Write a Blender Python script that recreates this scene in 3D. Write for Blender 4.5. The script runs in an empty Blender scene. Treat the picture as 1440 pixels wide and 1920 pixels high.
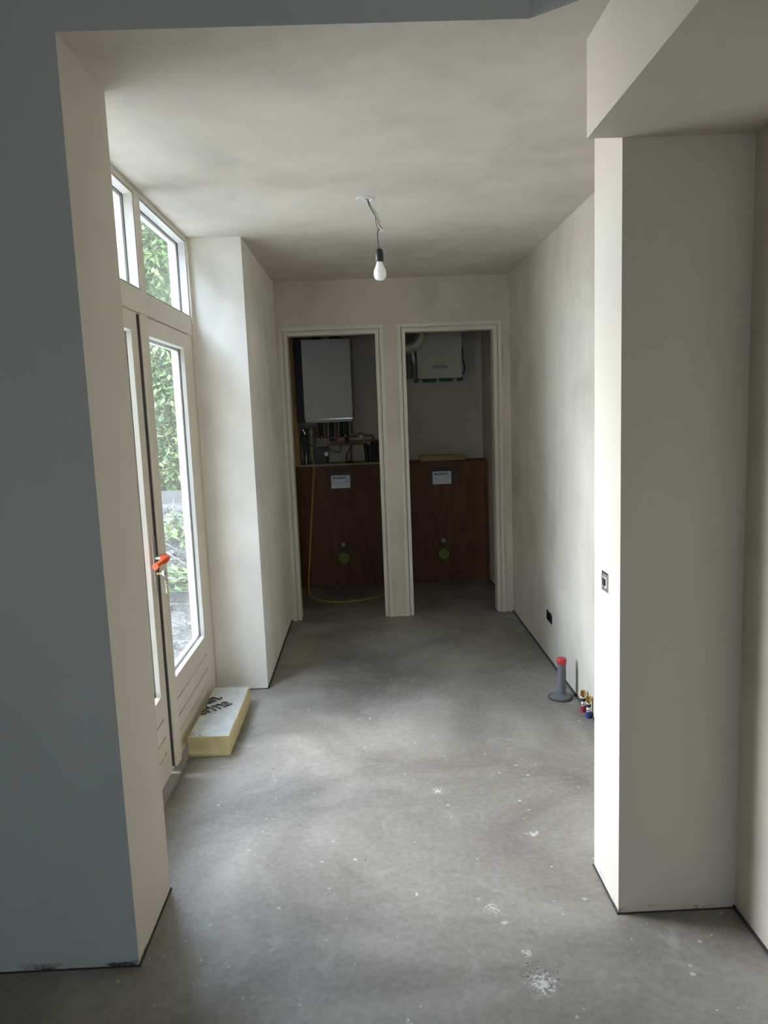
import bpy, bmesh, math, random
from mathutils import Vector, Matrix
random.seed(7)
sc = bpy.context.scene
C = sc.collection
PI = math.pi

# ------------------------------------------------------------------ camera, world, exposure
PITCH, YAW, ROLL, FPX, CAM_H = 0.135321, 0.0203626, -0.0381032, 1394.68, 1.55
def make_camera():
    cy, sy = math.cos(YAW), math.sin(YAW)
    f = Vector((sy*math.cos(PITCH), cy*math.cos(PITCH), -math.sin(PITCH)))
    r = Vector((cy, -sy, 0)); u = r.cross(f)
    c, s = math.cos(ROLL), math.sin(ROLL)
    r2 = c*r + s*u; u2 = -s*r + c*u
    cam = bpy.data.cameras.new('camera')
    cam.sensor_fit = 'HORIZONTAL'; cam.sensor_width = 36; cam.lens = 36*FPX/1440
    cam.clip_start = 0.02
    o = bpy.data.objects.new('camera', cam); C.objects.link(o)
    m = Matrix((( r2.x, u2.x, -f.x, 0), (r2.y, u2.y, -f.y, 0), (r2.z, u2.z, -f.z, CAM_H), (0, 0, 0, 1)))
    o.matrix_world = m
    sc.camera = o
make_camera()

SKY = 5.6
w = bpy.data.worlds.new('overcast_sky'); sc.world = w; w.use_nodes = True
bg = w.node_tree.nodes['Background']; bg.inputs[1].default_value = SKY
_sky = w.node_tree.nodes.new('ShaderNodeTexSky'); _sky.sky_type = 'NISHITA'; _sky.sun_disc = False
_sky.sun_elevation = math.radians(42); _sky.sun_rotation = math.radians(-70); _sky.dust_density = 1.2; _sky.air_density = 1.0
_mul = w.node_tree.nodes.new('ShaderNodeMix'); _mul.data_type = 'RGBA'; _mul.blend_type = 'MIX'
_mul.inputs[0].default_value = 0.80; _mul.inputs[7].default_value = (2.08, 2.38, 2.92, 1)     # thin even haze over the clear sky
w.node_tree.links.new(_sky.outputs[0], _mul.inputs[6]); w.node_tree.links.new(_mul.outputs[2], bg.inputs[0])

def portal(name, loc, rot, sx, sy):
    l = bpy.data.lights.new(name, 'AREA'); l.shape = 'RECTANGLE'; l.size = sx; l.size_y = sy
    l.cycles.is_portal = True
    o = bpy.data.objects.new(name, l); C.objects.link(o); o.location = loc; o.rotation_euler = rot
portal('door_daylight_portal', (-1.02, 3.20, 1.22), (0, -PI/2, 0), 2.5, 1.84)
portal('window_daylight_portal', (-0.40, -3.70, 1.50), (PI/2, 0, 0), 0.8, 0.95)

vs = sc.view_settings
vs.view_transform = 'Standard'; vs.look = 'None'; vs.gamma = 1.0; vs.use_curve_mapping = False
vs.exposure = 0.34
sc.cycles.use_denoising = True
sc.cycles.max_bounces = 12; sc.cycles.diffuse_bounces = 8
sc.cycles.use_adaptive_sampling = True; sc.cycles.adaptive_threshold = 0.05
sc.cycles.sample_clamp_indirect = 6.0

# ------------------------------------------------------------------ material helpers
def mat(name, col, rough=0.6, metal=0.0, spec=0.5, **kw):
    m = bpy.data.materials.new(name); m.use_nodes = True
    b = m.node_tree.nodes['Principled BSDF']
    b.inputs['Base Color'].default_value = (*col, 1); b.inputs['Roughness'].default_value = rough
    b.inputs['Metallic'].default_value = metal; b.inputs['Specular IOR Level'].default_value = spec
    for k, v in kw.items(): b.inputs[k].default_value = v
    return m
class NT:
    def __init__(s, m): s.m = m; s.t = m.node_tree; s.b = s.t.nodes['Principled BSDF']
    def n(s, typ, **kw):
        x = s.t.nodes.new(typ)
        for k, v in kw.items(): setattr(x, k, v)
        return x
    def l(s, a, b): s.t.links.new(a, b)
    def coords(s, scale=(1, 1, 1)):
        tc = s.n('ShaderNodeTexCoord'); mp = s.n('ShaderNodeMapping'); mp.inputs['Scale'].default_value = scale
        s.l(tc.outputs['Object'], mp.inputs[0]); return mp.outputs[0]
    def noise(s, co, scale, detail=4, rough=0.55, dist=0.0):
        x = s.n('ShaderNodeTexNoise'); x.inputs['Scale'].default_value = scale; x.inputs['Detail'].default_value = detail
        x.inputs['Roughness'].default_value = rough; x.inputs['Distortion'].default_value = dist
        s.l(co, x.inputs['Vector']); return x.outputs['Fac']
    def ramp(s, fac, stops):
        x = s.n('ShaderNodeValToRGB'); e = x.color_ramp.elements
        while len(e) < len(stops): e.new(0.5)
        for i, (p, c) in enumerate(stops): e[i].position = p; e[i].color = (*c, 1) if len(c) == 3 else c
        s.l(fac, x.inputs[0]); return x.outputs[0]
    def mix(s, fac, a, b, mode='MIX'):
        x = s.n('ShaderNodeMix', data_type='RGBA', blend_type=mode)
        for sock, v in ((x.inputs[0], fac), (x.inputs[6], a), (x.inputs[7], b)):
            if hasattr(v, 'is_linked'): s.l(v, sock)
            elif isinstance(v, (int, float)): sock.default_value = v
            else: sock.default_value = (*v, 1)
        return x.outputs[2]
    def math(s, op, a, b=None, c=None):
        x = s.n('ShaderNodeMath', operation=op)
        for i, v in enumerate((a, b, c)):
            if v is None: continue
            if hasattr(v, 'is_linked'): s.l(v, x.inputs[i])
            else: x.inputs[i].default_value = v
        return x.outputs[0]
    def bump(s, h, strength=0.1, dist=0.01):
        x = s.n('ShaderNodeBump'); x.inputs['Strength'].default_value = strength; x.inputs['Distance'].default_value = dist
        s.l(h, x.inputs['Height']); s.l(x.outputs[0], s.b.inputs['Normal'])
    def dots(s, co, scale, rmin, rmax, keep):
        """round specks: a mask from a voronoi grid, each cell with its own radius, most cells empty"""
        v = s.n('ShaderNodeTexVoronoi'); v.inputs['Scale'].default_value = scale; s.l(co, v.inputs['Vector'])
        sep = s.n('ShaderNodeSeparateColor'); s.l(v.outputs['Color'], sep.inputs[0])
        rad = s.math('MULTIPLY_ADD', s.math('POWER', sep.outputs[1], 4.0), rmax-rmin, rmin)
        inside = s.math('LESS_THAN', v.outputs['Distance'], rad)
        return s.math('MULTIPLY', inside, s.math('LESS_THAN', sep.outputs[0], keep))

# plaster: mottled skim coat
def plaster(name, base, var=0.17, specks=False, bump=0.10):
    m = mat(name, base, 0.92, spec=0.15); t = NT(m); co = t.coords()
    n1 = t.noise(co, 1.7, 5, 0.55, 0.6); n2 = t.noise(t.coords((1.0, 1.0, 0.35)), 5.0, 4, 0.6, 0.3)
    f = t.math('ADD', t.math('MULTIPLY', n1, 0.65), t.math('MULTIPLY', n2, 0.35))
    lo = tuple(c*(1-var) for c in base); hi = tuple(min(0.95, c*(1+var*0.55)) for c in base)
    col = t.ramp(f, [(0.36, lo), (0.52, base), (0.66, hi)])
    if specks:
        d = t.dots(co, 9.0, 0.004, 0.045, 0.16)
        col = t.mix(d, col, (0.03, 0.028, 0.025))
        zz = t.n('ShaderNodeSeparateXYZ'); t.l(co, zz.inputs[0])
        low = t.ramp(zz.outputs[2], [(0.0, (1, 1, 1)), (0.012, (1, 1, 1)), (0.03, (0, 0, 0))])
        sm = t.ramp(t.noise(t.coords((3, 3, 9)), 3.0, 5, 0.7), [(0.52, (0, 0, 0)), (0.62, (1, 1, 1))])
        col = t.mix(t.math('MULTIPLY', low, sm), col, (0.10, 0.095, 0.085))
    t.l(col, t.b.inputs['Base Color'])
    t.bump(t.noise(co, 60, 3, 0.6), bump, 0.003)
    return m
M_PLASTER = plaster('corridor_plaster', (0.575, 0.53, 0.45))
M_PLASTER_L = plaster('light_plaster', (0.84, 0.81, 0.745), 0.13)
M_CEIL = plaster('ceiling_plaster', (0.605, 0.56, 0.485), 0.15)
M_WALLBOARD = plaster('smooth_wall_paint', (0.60, 0.55, 0.47), 0.03, True, 0.03)
M_CEIL_F = plaster('front_ceiling_paint', (0.66, 0.625, 0.55), 0.03, False, 0.03)

def floor_material():
    m = mat('screed', (0.3, 0.3, 0.3), 0.5, spec=0.4); t = NT(m); co = t.coords()
    big = t.noise(co, 1.3, 6, 0.6, 0.8); fine = t.noise(co, 45, 5, 0.65)
    f = t.math('ADD', t.math('MULTIPLY', big, 0.75), t.math('MULTIPLY', fine, 0.25))
    col = t.ramp(f, [(0.34, (0.138, 0.125, 0.108)), (0.50, (0.232, 0.214, 0.189)), (0.66, (0.345, 0.322, 0.290))])
    # dusty lighter patches
    dust = t.ramp(t.noise(co, 3.1, 6, 0.7, 1.2), [(0.56, (0, 0, 0)), (0.70, (1, 1, 1))])
    col = t.mix(t.math('MULTIPLY', dust, 0.45), col, (0.38, 0.365, 0.345))
    # damp darker scuffs
    dk = t.ramp(t.noise(t.coords((1.0, 1.0, 1.0)), 7.0, 5, 0.75, 2.0), [(0.60, (0, 0, 0)), (0.72, (1, 1, 1))])
    col = t.mix(t.math('MULTIPLY', dk, 0.45), col, (0.12, 0.111, 0.098))
    # plaster crumbs, denser in some areas
    area = t.ramp(t.noise(co, 1.9, 3, 0.5), [(0.40, (0, 0, 0)), (0.60, (1, 1, 1))])
    wob = t.n('ShaderNodeMixRGB'); wob.inputs[0].default_value = 0.018
    nz = t.n('ShaderNodeTexNoise'); nz.inputs['Scale'].default_value = 60; t.l(co, nz.inputs['Vector'])
    t.l(co, wob.inputs[1]); t.l(nz.outputs['Color'], wob.inputs[2]); cw = wob.outputs[0]
    d1 = t.math('MULTIPLY', t.dots(cw, 34.0, 0.05, 0.24, 0.45), area)
    d2 = t.dots(cw, 11.0, 0.020, 0.10, 0.30)
    # the two larger splashes of dropped plaster
    splash = None
    for (x, y, r) in ((0.418, 1.815, 0.075), (0.335, 2.125, 0.048), (0.360, 2.06, 0.022), (0.40, 1.93, 0.03), (0.045, 1.715, 0.026), (0.09, 1.68, 0.022), (0.235, 2.86, 0.05), (0.55, 2.52, 0.04)):
        mp = t.n('ShaderNodeVectorMath', operation='DISTANCE'); t.l(co, mp.inputs[0]); mp.inputs[1].default_value = (x, y, 0)
        g = t.math('SUBTRACT', 1.0, t.math('DIVIDE', mp.outputs['Value'], r))
        g = t.math('MAXIMUM', g, 0.0)
        splash = g if splash is None else t.math('MAXIMUM', splash, g)
    grain = t.noise(co, 62, 6, 0.78, 1.2)
    s1 = t.ramp(t.math('ADD', t.math('MULTIPLY', splash, 0.24), grain), [(0.645, (0, 0, 0)), (0.74, (1, 1, 1))])
    s1 = t.math('MULTIPLY', s1, t.math('GREATER_THAN', splash, 0.01))
    white = t.math('MAXIMUM', t.math('MAXIMUM', d1, d2), s1)
    col = t.mix(t.math('MULTIPLY', white, 0.85), col, (0.60, 0.585, 0.55))
    off = t.n('ShaderNodeMapping'); off.inputs['Location'].default_value = (3.3, 1.7, 0.4); t.l(co, off.inputs[0])
    k1 = t.dots(off.outputs[0], 17.0, 0.008, 0.085, 0.12)
    mp = t.n('ShaderNodeVectorMath', operation='DISTANCE'); t.l(co, mp.inputs[0]); mp.inputs[1].default_value = (0.415, 1.84, 0)
    near = t.math('LESS_THAN', mp.outputs['Value'], 0.055)
    k2 = t.math('MULTIPLY', near, t.ramp(t.noise(off.outputs[0], 70, 3, 0.6), [(0.60, (0, 0, 0)), (0.64, (1, 1, 1))]))
    col = t.mix(t.math('MULTIPLY', t.math('MAXIMUM', k1, k2), 0.85), col, (0.04, 0.035, 0.03))
    t.l(col, t.b.inputs['Base Color'])
    ro = t.ramp(t.noise(co, 2.2, 5, 0.6, 0.6), [(0.38, (0.36,)*3), (0.62, (0.60,)*3)])
    t.l(ro, t.b.inputs['Roughness'])
    t.bump(t.noise(co, 30, 3, 0.65), 0.16, 0.006)
    return m
M_FLOOR = floor_material()

def painted_wood(name, base, var=0.06, rough=0.42):
    m = mat(name, base, rough, spec=0.4); t = NT(m)
    f = t.noise(t.coords((1, 1, 1)), 3, 5, 0.6)
    col = t.ramp(f, [(0.35, tuple(c*(1-var) for c in base)), (0.65, tuple(min(.95, c*(1+var)) for c in base))])
    d = t.dots(t.coords(), 22.0, 0.01, 0.09, 0.10)
    t.l(t.mix(t.math('MULTIPLY', d, 0.5), col, (0.35, 0.28, 0.2)), t.b.inputs['Base Color'])
    t.bump(t.noise(t.coords((2, 2, 0.4)), 40, 3), 0.06, 0.002)
    return m
M_DOORPAINT = painted_wood('cream_door_paint', (0.68, 0.615, 0.51), 0.03)
M_FRAMEPAINT = painted_wood('cream_frame_paint', (0.66, 0.605, 0.51), 0.03)
M_BEAD = painted_wood('white_bead_paint', (0.80, 0.79, 0.76), 0.03, 0.35)
M_CLOSETFRAME = painted_wood('primer_frame_paint', (0.62, 0.585, 0.51), 0.04, 0.55)
M_RUBBER = mat('black_gasket', (0.015, 0.015, 0.016), 0.6)
M_GAP = mat('dark_edge_strip', (0.045, 0.04, 0.035), 0.9)
M_STONE = mat('threshold_stone', (0.22, 0.205, 0.185), 0.6)

def wood(name, a, b, scale=(2, 14, 14), rough=0.6):
    m = mat(name, a, rough, spec=0.3); t = NT(m)
    co = t.coords(scale)
    f = t.noise(co, 2.2, 6, 0.65, 1.6)
    t.l(t.ramp(f, [(0.32, a), (0.68, b)]), t.b.inputs['Base Color'])
    t.bump(f, 0.08, 0.002)
    return m
M_PLY = wood('red_brown_plywood', (0.090, 0.036, 0.016), (0.150, 0.063, 0.029), (5, 5, 0.8), 0.55)
M_PLYTOP = wood('plywood_edge', (0.32, 0.20, 0.11), (0.42, 0.28, 0.17), (1, 8, 8))
M_PINE = wood('pine_timber', (0.42, 0.25, 0.10), (0.55, 0.36, 0.17), (12, 12, 0.9))
M_PINEX = wood('pine_offcut', (0.36, 0.22, 0.10), (0.46, 0.31, 0.17), (0.9, 12, 12))
M_GREYBOARD = wood('weathered_grey_board', (0.075, 0.073, 0.066), (0.12, 0.117, 0.108), (0.8, 6, 10), 0.85)

def glass_material():
    m = bpy.data.materials.new('window_glass'); m.use_nodes = True; t = m.node_tree; t.nodes.clear()
    out = t.nodes.new('ShaderNodeOutputMaterial'); tr = t.nodes.new('ShaderNodeBsdfTransparent')
    gl = t.nodes.new('ShaderNodeBsdfGlossy'); gl.inputs['Roughness'].default_value = 0.02
    df = t.nodes.new('ShaderNodeBsdfTranslucent'); df.inputs[0].default_value = (0.8, 0.82, 0.82, 1)
    lw = t.nodes.new('ShaderNodeLayerWeight'); lw.inputs[0].default_value = 0.5
    pw = t.nodes.new('ShaderNodeMath'); pw.operation = 'POWER'; pw.inputs[1].default_value = 5.0
    fr = t.nodes.new('ShaderNodeMath'); fr.operation = 'MULTIPLY_ADD'; fr.inputs[1].default_value = 0.85; fr.inputs[2].default_value = 0.04
    t.links.new(lw.outputs['Facing'], pw.inputs[0]); t.links.new(pw.outputs[0], fr.inputs[0])
    m1 = t.nodes.new('ShaderNodeMixShader'); m2 = t.nodes.new('ShaderNodeMixShader')
    tr.inputs[0].default_value = (0.95, 0.97, 0.96, 1)
    # thin film of dust and streaks on the pane
    tc = t.nodes.new('ShaderNodeTexCoord'); mp = t.nodes.new('ShaderNodeMapping'); mp.inputs['Scale'].default_value = (1, 3, 1.2)
    nz = t.nodes.new('ShaderNodeTexNoise'); nz.inputs['Scale'].default_value = 5; nz.inputs['Detail'].default_value = 6
    rp = t.nodes.new('ShaderNodeValToRGB'); rp.color_ramp.elements[0].position = 0.35; rp.color_ramp.elements[1].position = 0.75
    rp.color_ramp.elements[0].color = (0.004,)*3 + (1,); rp.color_ramp.elements[1].color = (0.016,)*3 + (1,)
    L = t.links.new
    L(tc.outputs['Object'], mp.inputs[0]); L(mp.outputs[0], nz.inputs['Vector']); L(nz.outputs['Fac'], rp.inputs[0])
    L(rp.outputs[0], m1.inputs[0]); L(tr.outputs[0], m1.inputs[1]); L(df.outputs[0], m1.inputs[2])
    L(fr.outputs[0], m2.inputs[0]); L(m1.outputs[0], m2.inputs[1]); L(gl.outputs[0], m2.inputs[2]); L(m2.outputs[0], out.inputs[0])
    return m
M_GLASS = glass_material()

M_STEEL = mat('brushed_steel', (0.55, 0.54, 0.52), 0.35, 1.0)
M_CHROME = mat('chrome', (0.7, 0.7, 0.7), 0.12, 1.0)
M_BRASS = mat('brass', (0.62, 0.36, 0.10), 0.22, 1.0)
M_COPPER = mat('copper', (0.22, 0.095, 0.06), 0.4, 0.9)
M_BLACK = mat('black_plastic', (0.012, 0.012, 0.013), 0.45)
M_DARKGREY = mat('dark_grey_plastic', (0.05, 0.05, 0.05), 0.55)
M_PVC = mat('grey_pvc', (0.12, 0.125, 0.13), 0.42)
M_RED = mat('red_plastic_cap', (0.50, 0.025, 0.03), 0.32)
M_REDS = mat('red_sleeve', (0.26, 0.02, 0.025), 0.55)
M_BLUES = mat('blue_sleeve', (0.025, 0.04, 0.17), 0.55)
M_BOILER = mat('boiler_white_enamel', (0.50, 0.49, 0.49), 0.42)
M_UNIT = mat('ventilation_unit_grey', (0.50, 0.49, 0.44), 0.5)
M_GREENFOAM = mat('dark_green_foam', (0.01, 0.10, 0.06), 0.7)
M_SILVER = mat('silver_cover', (0.50, 0.53, 0.55), 0.45, 0.3)
M_DRAIN = mat('green_drain_cap', (0.20, 0.21, 0.02), 0.5)
M_FLUSH = mat('pale_flush_cap', (0.30, 0.30, 0.20), 0.5)
M_YHOSE = mat('yellow_hose', (0.42, 0.33, 0.05), 0.5)
M_WHITE = mat('white_plastic', (0.80, 0.79, 0.76), 0.4)
M_DIAL = mat('white_dial', (0.75, 0.72, 0.72), 0.4)
M_PIR = mat('yellow_foam', (0.66, 0.57, 0.32), 0.95, spec=0.1)
M_INK = mat('black_ink', (0.02, 0.02, 0.025), 0.6)
M_INKG = mat('grey_ink', (0.10, 0.10, 0.10), 0.6)
M_TAPE = mat('orange_tape', (0.75, 0.11, 0.025), 0.35, **{'Transmission Weight': 0.0})
M_WIREG = mat('grey_wire', (0.07, 0.065, 0.06), 0.5)
M_WIREY = mat('green_yellow_wire', (0.16, 0.17, 0.06), 0.5)
M_BULB = mat('opal_bulb', (0.93, 0.91, 0.88), 0.28, **{'Subsurface Weight': 0.6, 'Subsurface Radius': (0.03, 0.03, 0.03), 'Subsurface Scale': 1.0})
def foil_material():
    m = mat('crinkled_foil', (0.68, 0.72, 0.74), 0.30, 0.85); t = NT(m); co = t.coords()
    c = t.ramp(t.noise(co, 9, 5, 0.6, 0.8), [(0.35, (0.70, 0.75, 0.77)), (0.65, (0.88, 0.91, 0.92))])
    d = t.dots(co, 26, 0.02, 0.10, 0.2); t.l(t.mix(d, c, (0.2, 0.2, 0.2)), t.b.inputs['Base Color'])
    t.bump(t.noise(t.coords((6, 1.5, 1)), 12, 5, 0.65, 1.2), 0.35, 0.006); return m
M_FOIL = foil_material()
def duct_material():
    m = mat('aluminium_duct', (0.85, 0.83, 0.78), 0.22, 0.85); t = NT(m); co = t.coords()
    t.bump(t.noise(co, 90, 4, 0.7), 0.9, 0.006); return m
M_DUCT = duct_material()

# ------------------------------------------------------------------ mesh helpers
def setp(o, label=None, cat=None, group=None, kind=None):
    if label: o['label'] = label
    if cat: o['category'] = cat
    if group: o['group'] = group
    if kind: o['kind'] = kind
    return o
def link(name, bm, m, parent=None, smooth=False, bevel=0.0, seg=2):
    if bevel:
        es = [e for e in bm.edges if len(e.link_faces) == 2 and e.calc_face_angle(0) > 0.6]
        bmesh.ops.bevel(bm, geom=es, offset=bevel, segments=seg, profile=0.5, affect='EDGES')
    bmesh.ops.recalc_face_normals(bm, faces=bm.faces)
    me = bpy.data.meshes.new(name); bm.to_mesh(me); bm.free()
    me.materials.append(m)
    o = bpy.data.objects.new(name, me); C.objects.link(o)
    if parent: o.parent = parent
    if smooth:
        for p in me.polygons: p.use_smooth = True
        me.set_sharp_from_angle(angle=0.7)
    return o
def empty(name, loc=(0, 0, 0)):
    o = bpy.data.objects.new(name, None); C.objects.link(o); o.empty_display_size = 0.05
    return o
def abox(bm, a, b):
    vs = [bm.verts.new((x, y, z)) for x in (a[0], b[0]) for y in (a[1], b[1]) for z in (a[2], b[2])]
    for f in ((0, 1, 3, 2), (4, 6, 7, 5), (0, 4, 5, 1), (2, 3, 7, 6), (0, 2, 6, 4), (1, 5, 7, 3)):
        bm.faces.new([vs[i] for i in f])
def box(name, a, b, m, parent=None, bevel=0.0, seg=2):
    bm = bmesh.new(); abox(bm, a, b); return link(name, bm, m, parent, bevel=bevel, seg=seg, smooth=bevel > 0)
def boxes(name, lst, m, parent=None, bevel=0.0):
    bm = bmesh.new()
    for a, b in lst: abox(bm, a, b)
    return link(name, bm, m, parent, bevel=bevel, smooth=bevel > 0)
def prism(name, poly, z0, z1, m, parent=None):
    bm = bmesh.new()
    lo = [bm.verts.new((x, y, z0)) for x, y in poly]; hi = [bm.verts.new((x, y, z1)) for x, y in poly]
    bm.faces.new(lo[::-1]); bm.faces.new(hi); n = len(poly)
    for i in range(n): bm.faces.new((lo[i], lo[(i+1) % n], hi[(i+1) % n], hi[i]))
    return link(name, bm, m, parent)
def slab(name, a, b, axis, holes, m, parent=None, front=+1):
    """box with rectangular pockets in the face that looks along axis*front; holes = (u0,u1,v0,v1,depth), depth None = right through"""
    u, v = [i for i in range(3) if i != axis]
    us = sorted({a[u], b[u], *[h[0] for h in holes], *[h[1] for h in holes]})
    vs_ = sorted({a[v], b[v], *[h[2] for h in holes], *[h[3] for h in holes]})
    F, B = (b[axis], a[axis]) if front > 0 else (a[axis], b[axis])
    bm = bmesh.new()
    def P(uu, vv, d):
        p = [0, 0, 0]; p[u] = uu; p[v] = vv; p[axis] = d; return p
    cache = {}
    def V(uu, vv, d):
        k = (round(uu, 6), round(vv, 6), round(d, 6))
        if k not in cache: cache[k] = bm.verts.new(P(uu, vv, d))
        return cache[k]
    def quad(c): bm.faces.new([V(*x) for x in c])
    def depth(i, j):
        uc, vc = (us[i]+us[i+1])/2, (vs_[j]+vs_[j+1])/2
        for h in holes:
            if h[0] < uc < h[1] and h[2] < vc < h[3]:
                return B if h[4] is None else F - (h[4] if F > B else -h[4])
        return F
    n, k = len(us)-1, len(vs_)-1
    D = [[depth(i, j) for j in range(k)] for i in range(n)]
    for i in range(n):
        for j in range(k):
            d = D[i][j]
            if d != B:
                quad([(us[i], vs_[j], d), (us[i+1], vs_[j], d), (us[i+1], vs_[j+1], d), (us[i], vs_[j+1], d)])
                quad([(us[i], vs_[j], B), (us[i+1], vs_[j], B), (us[i+1], vs_[j+1], B), (us[i], vs_[j+1], B)])
            for di, dj in ((-1, 0), (1, 0), (0, -1), (0, 1)):
                I, J = i+di, j+dj
                e = D[I][J] if 0 <= I < n and 0 <= J < k else B
                if (d > e) if F > B else (d < e):
                    if di: uu = us[i] if di < 0 else us[i+1]; q = [(uu, vs_[j], d), (uu, vs_[j+1], d), (uu, vs_[j+1], e), (uu, vs_[j], e)]
                    else: vv = vs_[j] if dj < 0 else vs_[j+1]; q = [(us[i], vv, d), (us[i+1], vv, d), (us[i+1], vv, e), (us[i], vv, e)]
                    quad(q)
    return link(name, bm, m, parent)
def alathe(bm, prof, c=(0, 0, 0), axis='Z', n=24):
    rings = []
    for r, h in prof:
        ring = []
        for i in range(n):
            t = 2*PI*i/n; x, y = r*math.cos(t), r*math.sin(t)
            p = {'Z': (x, y, h), 'Y': (x, h, y), 'X': (h, x, y)}[axis]
            ring.append(bm.verts.new((p[0]+c[0], p[1]+c[1], p[2]+c[2])))
        rings.append(ring)
    for a, b in zip(rings, rings[1:]):
        for i in range(n): bm.faces.new((a[i], a[(i+1) % n], b[(i+1) % n], b[i]))
    bm.faces.new(rings[0][::-1]); bm.faces.new(rings[-1])
def lathe(name, prof, m, c=(0, 0, 0), axis='Z', n=24, parent=None):
    bm = bmesh.new(); alathe(bm, prof, c, axis, n); return link(name, bm, m, parent, smooth=True)
def spline(pts, k=6):
    P = [Vector(p) for p in pts]
    if len(P) < 3: return P
    out = []
    for i in range(len(P)-1):
        p0, p1, p2, p3 = P[max(0, i-1)], P[i], P[i+1], P[min(len(P)-1, i+2)]
        for j in range(k):
            t = j/k
            out.append(0.5*((2*p1)+(p2-p0)*t+(2*p0-5*p1+4*p2-p3)*t*t+(-p0+3*p1-3*p2+p3)*t**3))
    return out+[P[-1]]
def atube(bm, pts, r, n=8, smooth=True):
    P = spline(pts) if smooth else [Vector(p) for p in pts]
    rad = r if callable(r) else (lambda t: r)
    up = Vector((0.13, 0.31, 0.94)); rings = []
    for i, p in enumerate(P):
        d = (P[min(i+1, len(P)-1)]-P[max(i-1, 0)]).normalized()
        a = d.cross(up)
        if a.length < 1e-3: a = d.cross(Vector((1, 0, 0)))
        a.normalize(); b = d.cross(a); up = b.cross(d) if False else up
        R = rad(i/(len(P)-1))
        rings.append([bm.verts.new(p+a*R*math.cos(2*PI*k/n)+b*R*math.sin(2*PI*k/n)) for k in range(n)])
    for x, y in zip(rings, rings[1:]):
        for k in range(n): bm.faces.new((x[k], x[(k+1) % n], y[(k+1) % n], y[k]))
    bm.faces.new(rings[0][::-1]); bm.faces.new(rings[-1])
def tube(name, pts, r, m, parent=None, n=8, smooth=True):
    bm = bmesh.new(); atube(bm, pts, r, n, smooth); return link(name, bm, m, parent, smooth=True)
def text(name, s, size, mw, m, parent=None, extrude=0.0006, outline=0.0, spacing=1.0, bold=0.0, shear=0.0):
    cu = bpy.data.curves.new(name, 'FONT'); cu.body = s; cu.size = size; cu.space_character = spacing
    cu.align_x = 'LEFT'; cu.shear = shear; cu.resolution_u = 4
    if outline: cu.fill_mode = 'NONE'; cu.bevel_depth = outline; cu.bevel_resolution = 0
    else: cu.extrude = extrude; cu.offset = bold
    o = bpy.data.objects.new(name+'_curve', cu); C.objects.link(o)
    dg = bpy.context.evaluated_depsgraph_get(); me = bpy.data.meshes.new_from_object(o.evaluated_get(dg))
    C.objects.unlink(o); bpy.data.objects.remove(o)
    me.name = name; me.materials.clear(); me.materials.append(m); me.transform(mw)
    r = bpy.data.objects.new(name, me); C.objects.link(r)
    if parent: r.parent = parent
    return r
def S(o, label=None): o['kind'] = 'structure'; return setp(o, label) if label else o

# ------------------------------------------------------------------ the shell
ZC, XR, YF, YB = 2.487, 1.070, 1.957, 5.487
YP0, YP1 = 2.071, 2.312         # right pier, front and back
ZTOP = 2.95
S(prism('floor', [(-1.60, -3.80), (1.25, -3.80), (1.25, 6.97), (-0.99, 6.97), (-0.99, 2.28), (-1.60, 2.28)], -0.25, 0.0, M_FLOOR), 'rough grey cement screed floor dusted with plaster crumbs')
S(prism('ceiling', [(-1.0, 2.302), (-0.711, 2.302), (-0.711, YF), (0.442, YF), (0.66, 1.79), (1.25, 1.79), (1.25, 6.97), (-1.0, 6.97)], ZC, ZTOP, M_CEIL), 'mottled plaster ceiling of the passage with lowered front edge')
S(box('ceiling_front_room', (-1.60, -3.80, 2.76), (1.25, YF, ZTOP), M_CEIL_F), 'higher ceiling of the room in front')
S(box('ceiling_soffit', (0.617, -3.80, 2.243), (1.25, YP0, 2.80), M_WALLBOARD), 'boxed-in soffit running along the right wall above the pier')
S(box('wall_left', (-1.60, YF, 0), (-0.711, 2.302, ZTOP), M_WALLBOARD), 'smooth wall end left of the opening')
S(slab('wall_pier', (0.712, YP0, 0), (1.10, YP1, ZC), 0, [(2.174, 2.237, 0.976, 1.037, 0.045)], M_WALLBOARD, front=-1), 'smooth pier right of the opening')
S(slab('wall_right', (XR, -3.80, 0), (1.25, 6.97, ZTOP), 0, [(4.305, 4.440, 0.236, 0.303, 0.045)], M_PLASTER, front=-1), 'long plastered wall on the right')
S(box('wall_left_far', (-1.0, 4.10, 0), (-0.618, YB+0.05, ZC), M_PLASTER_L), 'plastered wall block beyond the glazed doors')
D1, D2, DH, FW = (-0.540, 0.095), (0.312, 0.951), 2.107, 0.055
def back_wall():
    z0, z1 = DH+FW, ZC
    bm = bmesh.new()
    xs = [-0.70, D1[0]-FW, D1[1]+FW, D2[0]-FW, D2[1]+FW, XR+0.03]
    # one closed outline extruded through the wall thickness
    pts = [(xs[0], 0), (xs[0], z1), (xs[5], z1), (xs[5], 0), (xs[4], 0), (xs[4], z0), (xs[3], z0), (xs[3], 0), (xs[2], 0), (xs[2], z0), (xs[1], z0), (xs[1], 0)]
    f = [bm.verts.new((x, YB, z)) for x, z in pts]; b = [bm.verts.new((x, 5.597, z)) for x, z in pts]
    bm.faces.new(f); bm.faces.new(b[::-1])
    for i in range(len(pts)): bm.faces.new((f[i], f[(i+1) % len(pts)], b[(i+1) % len(pts)], b[i]))
    return link('wall_back', bm, M_PLASTER)
S(back_wall(), 'plastered end wall with two open doorways')
S(box('wall_closet_left', (-1.0, YB+0.05, 0), (-0.648, 6.97, ZC), M_PLASTER))
S(box('wall_closet_middle', (0.165, 5.597, 0), (0.245, 6.97, ZC), M_PLASTER))
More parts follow.
